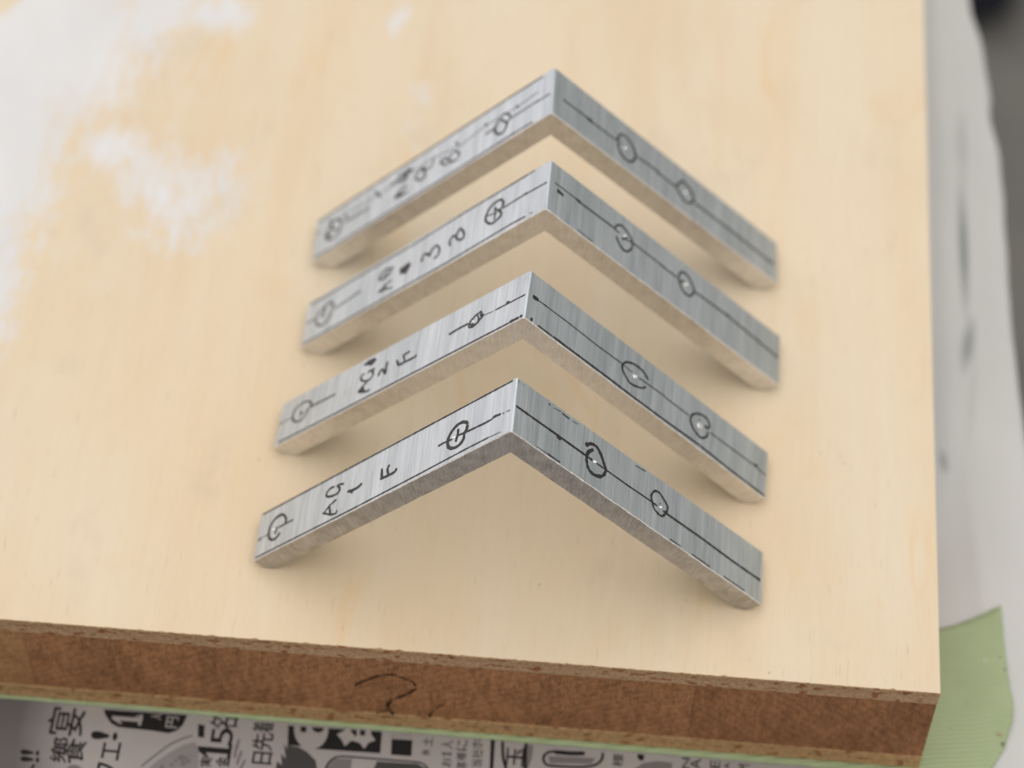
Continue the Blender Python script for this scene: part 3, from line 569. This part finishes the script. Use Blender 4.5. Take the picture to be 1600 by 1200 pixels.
MARKS = [
 (0,'L','line',0.24,0,0.85,[(50.12,8.31),(46.9,8.5),(44.08,8.52),(37.31,8.45),(29.04,8.29),(15.77,8.9),(8.82,8.79),(3.06,8.71),(0.67,8.72)]),
 (0,'L','line',0.21,0,0.9,[(49.9,0.38),(39.86,0.49),(30.23,0.56),(20.0,0.69),(16.81,0.72),(8.2,0.89),(4.12,0.87)]),
 (0,'L','line',0.12,0,0.7,[(4.12,0.87),(2.96,0.8),(1.95,0.77)]),
 (0,'L','line',0.35,0,1.0,[(50.08,3.66),(49.04,3.83)]),
 (0,'L','line',0.13,0,0.7,[(49.05,3.89),(47.62,3.81)]),
 (0,'L','circle',0.32,1,1.0,[(44.08,4.19),(44.22,5.15),(44.98,6.09),(46.02,6.27),(47.12,5.72),(47.59,4.61),(47.43,3.41),(46.67,2.53),(45.62,2.49),(45.0,3.12)]),
 (0,'L','line',0.23,0,1.0,[(42.45,4.2),(42.78,4.18),(43.98,4.2),(45.57,4.14)]),
 (0,'L','line',0.26,0,1.0,[(45.88,4.46),(46.16,3.33)]),
 (0,'L','punch',0.32,0,1.0,[(46.6,4.23)]),
 (0,'L','letter',0.24,0,1.0,[(33.55,3.81),(34.87,3.34),(36.03,2.35)]),
 (0,'L','letter',0.24,1,1.0,[(36.17,2.57),(34.24,1.55),(33.24,1.36),(33.17,1.81)]),
 (0,'L','letter',0.24,0,1.0,[(35.0,3.31),(34.42,1.71)]),
 (0,'L','letter',0.26,1,1.0,[(34.46,6.3),(35.34,6.37),(35.96,5.82),(35.81,5.24),(34.66,4.81),(33.51,4.84),(33.27,5.46),(33.85,6.17)]),
 (0,'L','letter',0.26,0,1.0,[(34.05,6.21),(33.27,6.19),(32.51,5.94)]),
 (0,'L','letter',0.32,1,1.0,[(31.5,4.18),(30.56,3.96),(29.33,3.98),(28.59,4.33)]),
 (0,'L','letter',0.26,0,1.0,[(30.46,3.4),(30.6,3.98)]),
 (0,'L','letter',0.29,1,1.0,[(24.92,3.37),(23.19,3.28),(22.08,3.34),(21.76,3.83)]),
 (0,'L','letter',0.29,0,1.0,[(24.61,3.43),(24.84,5.12)]),
 (0,'L','letter',0.27,1,1.0,[(23.23,3.29),(23.66,4.44),(23.34,5.09)]),
 (0,'L','circle',0.34,1,1.0,[(8.54,5.02),(8.82,5.48),(9.62,5.87),(10.5,5.84),(11.47,5.25),(12.07,4.21),(11.95,3.11),(11.36,2.39),(10.28,2.09),(9.43,2.36),(8.99,2.94),(8.99,3.66),(8.65,4.22),(8.53,4.95)]),
 (0,'L','line',0.3,0,1.0,[(10.28,5.1),(10.23,4.29),(10.49,3.03)]),
 (0,'L','line',0.19,0,1.0,[(13.89,3.86),(12.93,3.95),(11.26,3.82)]),
 (0,'L','line',0.19,0,1.0,[(10.32,3.96),(8.15,3.79),(5.2,3.67),(3.9,3.72)]),
 (0,'L','line',0.32,0,1.0,[(3.93,3.73),(3.57,3.95),(2.29,3.81)]),
 (0,'L','line',0.16,0,1.0,[(2.05,3.74),(1.63,3.7)]),
 (0,'L','line',0.16,0,1.0,[(1.32,3.66),(0.65,3.7)]),
 (0,'L','punch',0.32,0,1.0,[(10.95,3.99)]),
 (0,'R','line',0.27,0,1.0,[(0.29,4.28),(2.91,4.25),(8.07,4.23),(13.78,4.16),(14.95,4.13)]),
 (0,'R','line',0.2,0,1.0,[(15.73,4.13),(16.75,4.13),(16.87,4.13),(21.97,4.07),(26.77,4.16)]),
 (0,'R','line',0.4,0,1.0,[(8.08,4.11),(8.9,3.91)]),
 (0,'R','circle',0.37,1,1.0,[(13.41,5.74),(14.48,6.56),(15.47,6.69),(16.33,6.07),(17.17,4.81),(17.54,3.97),(17.0,2.76),(15.63,2.11),(14.46,2.33),(13.88,3.49),(14.0,4.82),(14.97,5.94)]),
 (0,'R','punch',0.34,0,1.0,[(15.4,4.14)]),
 (0,'R','circle',0.27,1,1.0,[(26.84,4.12),(26.55,5.05),(27.15,6.14),(28.08,6.41),(29.22,5.73),(29.86,5.11),(29.74,4.16),(29.0,3.08),(28.2,2.96),(27.22,3.39),(26.77,4.34)]),
 (0,'R','punch',0.27,0,1.0,[(28.51,4.23)]),
 (0,'R','line',0.25,0,1.0,[(28.25,4.79),(28.47,4.74)]),
 (0,'R','line',0.22,0,1.0,[(26.89,4.15),(27.85,4.07)]),
 (0,'R','line',0.25,0,1.0,[(29.02,3.97),(29.89,3.91),(36.77,3.91),(43.81,3.7),(49.1,3.73)]),
 (0,'R','line',0.45,0,1.0,[(48.82,3.75),(49.45,3.69)]),
 (0,'R','line',0.17,0,0.6,[(6.0,8.14),(6.45,8.07)]),
 (0,'R','line',0.08,0,0.6,[(7.04,8.07),(8.41,8.18)]),
 (0,'R','line',0.16,0,0.75,[(8.64,8.13),(10.12,8.03)]),
 (0,'R','line',0.07,0,0.5,[(10.59,8.04),(11.74,8.11)]),
 (0,'R','line',0.13,0,0.5,[(23.08,8.06),(25.21,8.3)]),
 (0,'R','line',0.08,0,0.5,[(4.63,-0.2),(6.71,0.02)]),
 (0,'R','line',0.17,0,0.7,[(6.71,-0.0),(9.13,0.07)]),
 (0,'R','line',0.13,0,0.7,[(30.72,0.01),(32.89,0.12)]),
 (0,'R','line',0.13,0,0.7,[(35.1,-0.18),(38.97,-0.25)]),
 (0,'R','line',0.16,0,0.8,[(41.75,-0.06),(46.27,-0.25)]),
 (0,'R','line',0.12,0,0.5,[(0.22,8.56),(0.48,8.06)]),
 (0,'R','line',0.12,0,0.4,[(1.15,8.35),(1.33,8.13)]),
 (1,'L','line',0.35,0,1.0,[(49.92,4.07),(49.34,4.27)]),
 (1,'L','line',0.11,0,0.6,[(49.43,4.34),(46.96,4.09)]),
 (1,'L','circle',0.26,1,1.0,[(43.15,4.34),(43.3,5.19),(44.07,5.8),(45.37,6.04),(46.69,5.49),(47.09,4.45),(46.42,3.19),(45.16,2.72),(44.22,3.08),(43.88,3.8),(43.68,4.41)]),
 (1,'L','line',0.16,0,0.8,[(45.49,4.69),(44.94,3.75),(44.56,4.28)]),
 (1,'L','line',0.15,0,0.8,[(45.31,3.48),(45.25,4.41)]),
 (1,'L','line',0.26,0,0.9,[(43.52,4.42),(39.81,4.31),(37.95,4.34)]),
 (1,'L','letter',0.27,0,1.0,[(31.07,3.31),(31.89,3.0),(32.82,2.31)]),
 (1,'L','letter',0.27,1,1.0,[(32.76,2.28),(31.19,1.66),(30.15,1.56)]),
 (1,'L','blob',0.02,0,1.0,[(32.81,2.26),(31.79,2.99),(31.09,1.65)]),
 (1,'L','letter',0.27,1,1.0,[(32.02,5.37),(32.66,5.11),(32.49,4.34),(31.44,3.66),(30.46,3.67),(30.1,4.45),(30.78,5.32),(31.35,5.03)]),
 (1,'L','letter',0.27,0,1.0,[(30.8,5.2),(29.92,5.26)]),
 (1,'L','blob',0.02,0,1.0,[(32.67,6.94),(32.45,7.27),(31.71,7.54),(30.4,7.44),(29.89,6.91),(30.54,6.29),(31.02,6.22),(31.71,6.67)]),
 (1,'L','letter',0.29,1,1.0,[(28.85,3.32),(28.58,4.09),(28.06,4.19),(27.34,3.14),(27.4,4.22),(27.36,5.32)]),
 (1,'L','letter',0.29,0,1.0,[(25.33,4.63),(24.74,3.41),(22.81,3.36),(21.46,3.32),(21.13,3.59)]),
 (1,'L','letter',0.24,0,1.0,[(23.42,3.36),(24.05,4.88),(22.71,4.93)]),
 (1,'L','line',0.19,0,0.85,[(49.18,0.58),(38.86,0.36),(28.94,0.33),(19.33,0.3),(18.09,0.39),(10.66,0.37),(2.82,0.34)]),
 (1,'L','line',0.35,0,1.0,[(2.75,0.37),(1.77,0.31)]),
 (1,'L','line',0.35,0,1.0,[(1.78,0.39),(0.97,0.41)]),
 (1,'L','line',0.4,0,1.0,[(0.83,0.43),(0.29,0.44)]),
 (1,'L','line',0.23,0,1.0,[(14.94,4.17),(13.08,4.33),(11.14,4.31)]),
 (1,'L','circle',0.23,0,1.0,[(11.05,3.77),(10.79,4.5),(9.98,5.09),(8.88,5.4),(8.66,4.72),(8.26,4.46),(8.58,4.12),(9.39,3.53),(10.11,3.25),(10.84,3.46),(11.06,3.85)]),
 (1,'L','line',0.19,0,1.0,[(9.61,5.19),(9.14,4.25),(9.32,3.99)]),
 (1,'L','line',0.27,0,1.0,[(10.67,3.8),(9.85,3.55)]),
 (1,'L','line',0.2,0,1.0,[(9.05,5.06),(8.69,4.32)]),
 (1,'L','punch',0.23,0,1.0,[(10.25,4.23)]),
 (1,'L','line',0.11,0,0.8,[(8.08,4.3),(6.3,4.13)]),
 (1,'L','line',0.2,0,1.0,[(6.08,4.16),(4.04,4.14),(0.31,4.1)]),
 (1,'L','line',0.38,0,1.0,[(4.0,4.33),(3.36,4.39)]),
 (1,'L','line',0.13,0,0.6,[(12.92,5.18),(12.81,5.05)]),
 (1,'R','line',0.49,0,1.0,[(1.03,4.32),(2.15,4.4)]),
 (1,'R','line',0.15,0,0.9,[(2.16,4.36),(8.33,4.44),(13.73,4.33),(18.96,4.47)]),
 (1,'R','line',0.11,0,0.7,[(19.2,4.43),(21.06,4.32)]),
 (1,'R','line',0.15,0,0.9,[(22.34,4.27),(27.58,4.49),(27.92,4.36),(32.91,4.37)]),
 (1,'R','line',0.15,0,0.9,[(37.39,4.21),(47.08,4.4)]),
 (1,'R','line',0.45,0,1.0,[(47.11,4.56),(47.77,4.52)]),
 (1,'R','line',0.13,0,0.7,[(47.71,4.33),(49.73,4.16)]),
 (1,'R','circle',0.24,1,1.0,[(24.26,5.08),(23.39,5.65),(22.59,5.92),(21.09,5.86),(19.66,5.28),(19.02,4.37),(19.09,3.53),(20.0,2.75),(20.86,2.33),(22.21,2.62),(23.2,3.02),(23.86,3.64)]),
 (1,'R','punch',0.45,0,1.0,[(21.57,3.97)]),
 (1,'R','circle',0.26,1,1.0,[(37.16,4.76),(37.11,5.63),(36.45,6.11),(35.37,6.08),(34.22,5.55),(33.4,4.72),(33.29,3.62),(34.06,2.72),(35.31,2.23),(36.13,2.44),(36.88,3.3),(36.91,4.11)]),
 (1,'R','line',0.28,0,1.0,[(36.13,4.61),(37.1,4.59)]),
 (1,'R','line',0.3,0,1.0,[(35.0,4.99),(35.25,4.95)]),
 (1,'R','punch',0.6,0,1.0,[(35.19,3.98)]),
 (1,'R','line',0.49,0,1.0,[(1.21,0.55),(1.58,0.53)]),
 (1,'R','line',0.17,0,0.8,[(2.61,0.21),(5.45,0.21)]),
 (1,'R','line',0.23,0,0.9,[(5.56,0.21),(8.75,0.24),(16.54,0.51),(21.35,0.41),(28.39,0.57),(35.47,0.82),(42.76,0.53),(50.0,0.31)]),
 (2,'L','line',0.24,0,0.65,[(49.84,8.53),(46.7,8.31),(42.49,8.35),(34.21,8.34),(27.13,8.32),(16.37,8.7),(10.0,8.76),(4.25,9.04)]),
 (2,'L','line',0.2,0,0.7,[(4.25,9.04),(3.0,8.92)]),
 (2,'L','line',0.23,0,0.8,[(49.95,0.53),(43.13,0.58),(34.92,0.57),(26.94,0.75),(22.22,0.68),(19.12,0.63),(17.04,0.7),(12.15,0.79),(6.72,0.92),(3.94,0.81)]),
 (2,'L','line',0.11,0,0.7,[(3.34,0.97),(2.53,0.73)]),
 (2,'L','line',0.32,0,1.0,[(50.2,4.76),(49.22,4.86)]),
 (2,'L','line',0.18,0,0.7,[(49.23,4.92),(47.82,4.8)]),
 (2,'L','circle',0.24,1,1.0,[(47.66,4.71),(47.13,3.43),(46.43,2.76),(45.61,2.66),(44.67,3.19),(43.88,4.35)]),
 (2,'L','circle',0.21,1,1.0,[(44.14,4.85),(43.97,5.6),(44.77,6.53),(45.68,6.29),(45.96,5.32),(45.9,4.37),(46.43,4.74)]),
 (2,'L','line',0.21,0,0.8,[(47.57,4.57),(47.22,5.51),(45.7,6.39)]),
 (2,'L','line',0.21,0,0.8,[(43.78,4.57),(40.79,4.78),(37.92,5.13)]),
 (2,'L','letter',0.23,0,1.0,[(31.04,3.66),(32.35,3.32),(33.8,2.56)]),
 (2,'L','letter',0.21,1,1.0,[(33.74,2.59),(32.19,2.38),(30.67,1.95)]),
 (2,'L','letter',0.21,0,1.0,[(32.51,3.46),(32.08,2.32)]),
 (2,'L','letter',0.24,1,1.0,[(31.05,6.19),(31.48,6.02),(32.77,6.47),(33.72,6.05),(33.86,5.08),(32.8,4.83),(31.75,5.19),(31.46,5.9)]),
 (2,'L','letter',0.23,0,0.8,[(33.08,5.25),(32.06,5.81)]),
 (2,'L','blob',0.02,0,1.0,[(29.35,3.65),(29.69,4.88),(28.81,5.0),(27.53,5.14),(27.31,4.38),(27.96,3.46),(28.21,3.13),(28.79,3.62)]),
 (2,'L','letter',0.27,1,1.0,[(24.83,3.69),(24.98,4.32),(24.61,4.85),(23.9,4.7),(23.24,3.84)]),
 (2,'L','letter',0.27,1,1.0,[(23.42,4.11),(22.88,5.09),(22.02,5.27),(21.39,4.29),(21.52,3.18),(22.32,2.95)]),
 (2,'L','letter',0.27,1,1.0,[(19.05,3.58),(19.34,4.26),(19.17,5.0),(18.64,5.24),(18.04,4.69),(17.86,4.06)]),
 (2,'L','letter',0.27,1,1.0,[(18.09,4.56),(17.8,5.61),(17.18,5.77),(16.44,4.49),(16.57,3.66),(17.22,3.71),(18.0,4.36)]),
 (2,'L','circle',0.27,1,1.0,[(9.05,6.79),(9.96,7.11),(11.19,6.85),(12.02,5.96),(12.2,4.85),(11.76,3.94),(10.73,3.22),(9.81,3.38),(9.15,3.76),(9.06,4.31),(9.54,5.0),(8.95,5.3),(8.85,5.99),(9.04,6.7)]),
 (2,'L','line',0.22,0,1.0,[(10.5,6.17),(10.14,5.44),(9.17,4.82)]),
 (2,'L','line',0.17,0,1.0,[(10.53,6.03),(10.3,4.55),(10.39,3.63)]),
 (2,'L','line',0.19,0,1.0,[(11.97,5.33),(10.51,4.97)]),
 (2,'L','line',0.17,0,1.0,[(9.78,5.01),(10.42,4.54)]),
 (2,'L','line',0.23,0,1.0,[(8.92,5.05),(5.05,5.2),(0.26,5.08)]),
 (2,'L','line',0.35,0,1.0,[(4.87,5.28),(4.13,5.25)]),
 (2,'R','line',0.16,0,0.9,[(1.15,5.63),(5.48,5.72)]),
 (2,'R','line',0.35,0,1.0,[(5.38,5.69),(6.57,5.63)]),
 (2,'R','line',0.23,0,1.0,[(6.58,5.6),(13.44,5.76)]),
 (2,'R','line',0.19,0,1.0,[(13.76,5.59),(14.61,5.6)]),
 (2,'R','line',0.19,0,0.9,[(15.51,5.26),(17.3,5.69),(24.37,5.71),(23.0,5.6),(26.99,5.63)]),
 (2,'R','line',0.25,0,0.8,[(30.63,5.56),(37.86,5.83),(49.68,5.33)]),
 (2,'R','line',0.49,0,0.7,[(37.59,5.81),(38.28,5.86)]),
 (2,'R','line',0.42,0,1.0,[(1.77,4.7),(3.06,4.54)]),
 (2,'R','circle',0.24,1,1.0,[(13.63,5.5),(13.7,6.32),(14.54,7.12),(15.55,7.1),(16.51,6.59),(17.19,5.79),(17.1,4.47),(16.38,3.44),(15.49,3.19),(14.53,3.78),(13.9,4.7)]),
 (2,'R','line',0.21,0,1.0,[(15.04,4.88),(15.52,5.18),(16.17,5.85)]),
 (2,'R','punch',0.26,0,1.0,[(15.57,5.79)]),
 (2,'R','circle',0.25,1,1.0,[(27.22,6.14),(27.68,7.26),(28.88,7.48),(30.01,6.73),(30.49,5.65),(30.16,4.51),(29.25,3.91),(28.02,4.25),(27.42,5.23),(27.17,6.1)]),
 (2,'R','line',0.23,0,1.0,[(27.42,5.27),(28.36,5.97)]),
 (2,'R','punch',0.37,0,1.0,[(28.82,5.59)]),
 (2,'R','line',0.1,0,0.6,[(6.21,0.53),(9.35,0.49)]),
 (3,'L','line',0.26,0,0.6,[(49.95,7.91),(42.72,8.84),(35.29,8.77),(25.77,8.7),(14.96,9.01),(8.43,8.87),(2.19,8.56)]),
 (3,'L','line',0.13,0,0.5,[(42.52,5.79),(38.26,5.65),(36.37,5.71)]),
 (3,'L','line',0.26,0,0.85,[(37.06,6.99),(35.41,4.66)]),
 (3,'L','line',0.19,0,0.8,[(36.91,5.79),(35.5,5.78)]),
 (3,'L','line',0.13,0,0.6,[(35.52,5.6),(33.43,5.53)]),
 (3,'L','line',0.13,0,0.65,[(28.51,5.8),(24.27,6.04),(18.56,5.07),(13.55,5.91),(10.45,5.74),(7.23,5.62),(2.96,5.94)]),
 (3,'L','line',0.19,0,0.8,[(19.78,6.56),(19.12,5.38)]),
 (3,'L','line',0.19,0,0.8,[(19.77,5.94),(19.11,5.98)]),
 (3,'L','line',0.19,0,0.7,[(13.76,6.44),(13.11,5.56)]),
 (3,'L','line',0.19,0,0.7,[(7.42,6.1),(6.75,5.2)]),
 (3,'L','circle',0.32,1,1.0,[(44.05,4.53),(44.87,5.78),(46.1,6.1),(46.83,5.15),(47.49,3.77),(46.56,2.57),(45.23,2.3),(44.48,3.03),(44.18,4.22)]),
 (3,'L','line',0.26,0,1.0,[(46.97,6.89),(46.16,4.57),(44.96,3.65)]),
 (3,'L','line',0.39,0,1.0,[(47.49,3.77),(46.06,3.54)]),
 (3,'L','line',0.23,0,0.7,[(43.67,6.1),(42.75,4.72)]),
 (3,'L','line',0.24,0,0.7,[(43.37,4.24),(37.95,4.07)]),
 (3,'L','line',0.26,0,0.7,[(49.99,5.54),(49.22,5.65)]),
 (3,'L','letter',0.26,0,1.0,[(29.72,3.82),(31.14,3.31),(32.37,2.75)]),
 (3,'L','letter',0.26,1,1.0,[(32.37,2.75),(30.68,2.37),(29.42,2.39)]),
 (3,'L','blob',0.02,0,1.0,[(32.37,2.75),(31.14,3.31),(30.59,2.47)]),
 (3,'L','letter',0.32,1,1.0,[(33.57,5.84),(32.24,5.98),(30.5,5.24),(29.93,5.96)]),
 (3,'L','letter',0.29,1,1.0,[(32.22,6.65),(30.47,6.71),(29.67,6.93),(28.8,6.16)]),
 (3,'L','letter',0.26,0,1.0,[(30.65,5.62),(30.22,6.33),(29.17,6.19)]),
 (3,'L','letter',0.26,1,1.0,[(26.54,5.48),(27.59,4.86),(27.91,4.09),(27.04,3.19),(26.03,3.22),(25.97,3.99),(26.64,5.44)]),
 (3,'L','letter',0.23,1,1.0,[(26.52,5.32),(25.69,4.59),(24.52,4.62),(24.21,5.85)]),
 (3,'L','letter',0.29,1,1.0,[(21.79,3.01),(22.63,4.25),(22.1,4.54),(21.13,3.86),(20.66,3.09)]),
 (3,'L','letter',0.29,1,1.0,[(20.85,3.59),(20.4,4.5),(19.4,4.43),(18.75,3.27),(19.52,2.59),(20.54,2.93),(21.63,2.88)]),
 (3,'L','line',0.24,0,0.75,[(49.92,0.5),(40.45,-0.06),(29.08,0.0),(18.06,-0.27),(13.57,0.54),(7.81,0.62),(3.69,0.54)]),
 (3,'L','circle',0.32,1,1.0,[(10.5,5.37),(11.32,4.53),(11.42,3.4),(10.66,2.38),(9.69,2.25),(9.11,2.99),(9.06,3.99)]),
 (3,'L','circle',0.27,1,1.0,[(10.44,5.65),(9.82,5.9),(8.88,5.27),(8.41,4.38),(8.82,3.84),(9.69,4.31),(10.42,5.4)]),
 (3,'L','line',0.27,0,1.0,[(13.42,4.05),(11.45,4.13)]),
 (3,'L','line',0.19,0,0.9,[(8.23,4.11),(4.1,4.13),(0.49,4.09)]),
 (3,'L','line',0.27,0,1.0,[(3.4,4.27),(2.87,4.17)]),
 (3,'R','line',0.21,0,0.8,[(2.1,4.15),(6.98,4.22)]),
 (3,'R','line',0.39,0,1.0,[(6.98,4.18),(8.41,4.16)]),
 (3,'R','line',0.19,0,0.85,[(8.41,4.12),(13.65,4.25)]),
 (3,'R','line',0.23,0,0.85,[(17.61,4.21),(22.78,4.55),(22.37,4.2),(26.8,4.28)]),
 (3,'R','line',0.28,0,0.75,[(30.82,3.97),(38.77,4.04),(49.13,3.98)]),
 (3,'R','circle',0.27,1,1.0,[(13.65,4.19),(13.81,5.35),(14.6,6.3),(15.65,6.29),(16.72,5.71),(17.5,4.55),(17.34,3.2),(16.44,2.19),(15.3,2.05),(14.24,2.62),(13.67,3.91)]),
 (3,'R','line',0.29,0,1.0,[(14.03,4.98),(14.34,5.06)]),
 (3,'R','line',0.19,0,1.0,[(13.86,4.15),(14.48,4.27)]),
 (3,'R','punch',0.35,0,1.0,[(15.32,4.05)]),
 (3,'R','circle',0.28,1,1.0,[(26.71,4.55),(27.73,6.24),(29.05,6.22),(30.27,5.18),(30.42,4.23),(29.51,3.03),(28.19,2.94),(27.12,3.72),(26.71,4.48)]),
 (3,'R','line',0.32,0,1.0,[(26.96,4.89),(27.23,4.91)]),
 (3,'R','punch',0.35,0,1.0,[(28.61,4.56)]),
]

NAMES = {'line': 'marker_line', 'circle': 'drawn_circle'}
for i, pc in enumerate(PIECES):
    root = empty('aluminium_angle', (pc['x'], pc['y'], 0), pc['th'])
    tag(root, LABELS[i], 'metal angle', 'four aluminium angle pieces in a row')
    build_body(i, pc, root)
    LV = []; LF = []; k = 0
    for (pi, side, kind, wd, sm, dk, pts) in MARKS:
        if pi != i: continue
        k += 1
        e = 0 if side == 'L' else 2
        def lim(p):
            u = max(.34, min(49.75, p[0])); t = u / LL
            lo = pc['f'][1] + (pc['f'][e] - pc['f'][1]) * t; hi = pc['b'][1] + (pc['b'][e] - pc['b'][1]) * t
            return (u, max(lo + .30 + wd * .4, min(hi - .13 - wd * .5, p[1])))
        off = .008 + .0022 * (k % 24)
        if kind == 'punch':
            (cu, cv), r = pts[0], wd
            prof = [(1.45, -.01), (1.2, .06), (1.0, .11), (.75, .06), (.35, .01), (0.0, .0)]; V = []; F = []; n = 18
            for (rr, hh) in prof[:-1]:
                for a in range(n):
                    t = a / n * 2 * math.pi; V.append(face_pt(side, cu + r * rr * .62 * math.cos(t), cv + r * rr * .62 * math.sin(t), hh + .012 + off))
            V.append(face_pt(side, cu, cv, off + .004))
            for j in range(len(prof) - 2):
                for a in range(n): F.append((j * n + a, j * n + (a + 1) % n, (j + 1) * n + (a + 1) % n, (j + 1) * n + a))
            j = len(prof) - 2
            for a in range(n): F.append((j * n + a, j * n + (a + 1) % n, len(V) - 1))
            mesh_obj('punch_mark', V, F, M_PUNCH, root, smooth=True); continue
        if kind == 'blob':
            q = [lim(p) for p in pts]; tri = tessellate_polygon([[Vector((a, b, 0)) for a, b in q]])
            b0 = len(LV); LV += [face_pt(side, a, b, off) for a, b in q]; LF += [tuple(b0 + t for t in tr) for tr in tri]; continue
        P = resample([lim(p) for p in pts], .18, sm)
        V2, F2 = ribbon_xy(P, wd * 1.38, .45 if kind != 'line' else .35, k)
        V3 = [face_pt(side, p.x, p.y, off + .0012 * j / max(1, len(V2))) for j, p in enumerate(V2)]
        if kind == 'letter':
            b0 = len(LV); LV += V3; LF += [tuple(b0 + t for t in f) for f in F2]
        else: mesh_obj(NAMES[kind], V3, F2, ink(dk), root)
    if LV: mesh_obj('handwriting', LV, LF, ink(1.0), root)

# ------------------------------------------------------------------ dark bundle on the floor beyond the sheet
def build_bundle():
    bm = bmesh.new(); bmesh.ops.create_icosphere(bm, subdivisions=4, radius=1)
    for vv in bm.verts:
        c = vv.co.copy(); d = 1 + .22 * noise.noise(c * 1.7) + .08 * noise.noise(c * 5)
        vv.co = Vector((c.x * 34 * d, c.y * 62 * d, (max(c.z, -.75) + .75) * 16 * d)) * MM
    me = bpy.data.meshes.new('cloth_bundle'); bm.to_mesh(me); bm.free(); me.materials.append(simple('navy_black_cloth', (.012, .012, .018), .9, 0, .2))
    for p in me.polygons: p.use_smooth = True
    o = bpy.data.objects.new('cloth_bundle', me); col.objects.link(o); o.location = (.064, .550, -.350)
    tag(o, 'blurred dark bundle beyond the sheet in the top right corner', 'bundle')
build_bundle()
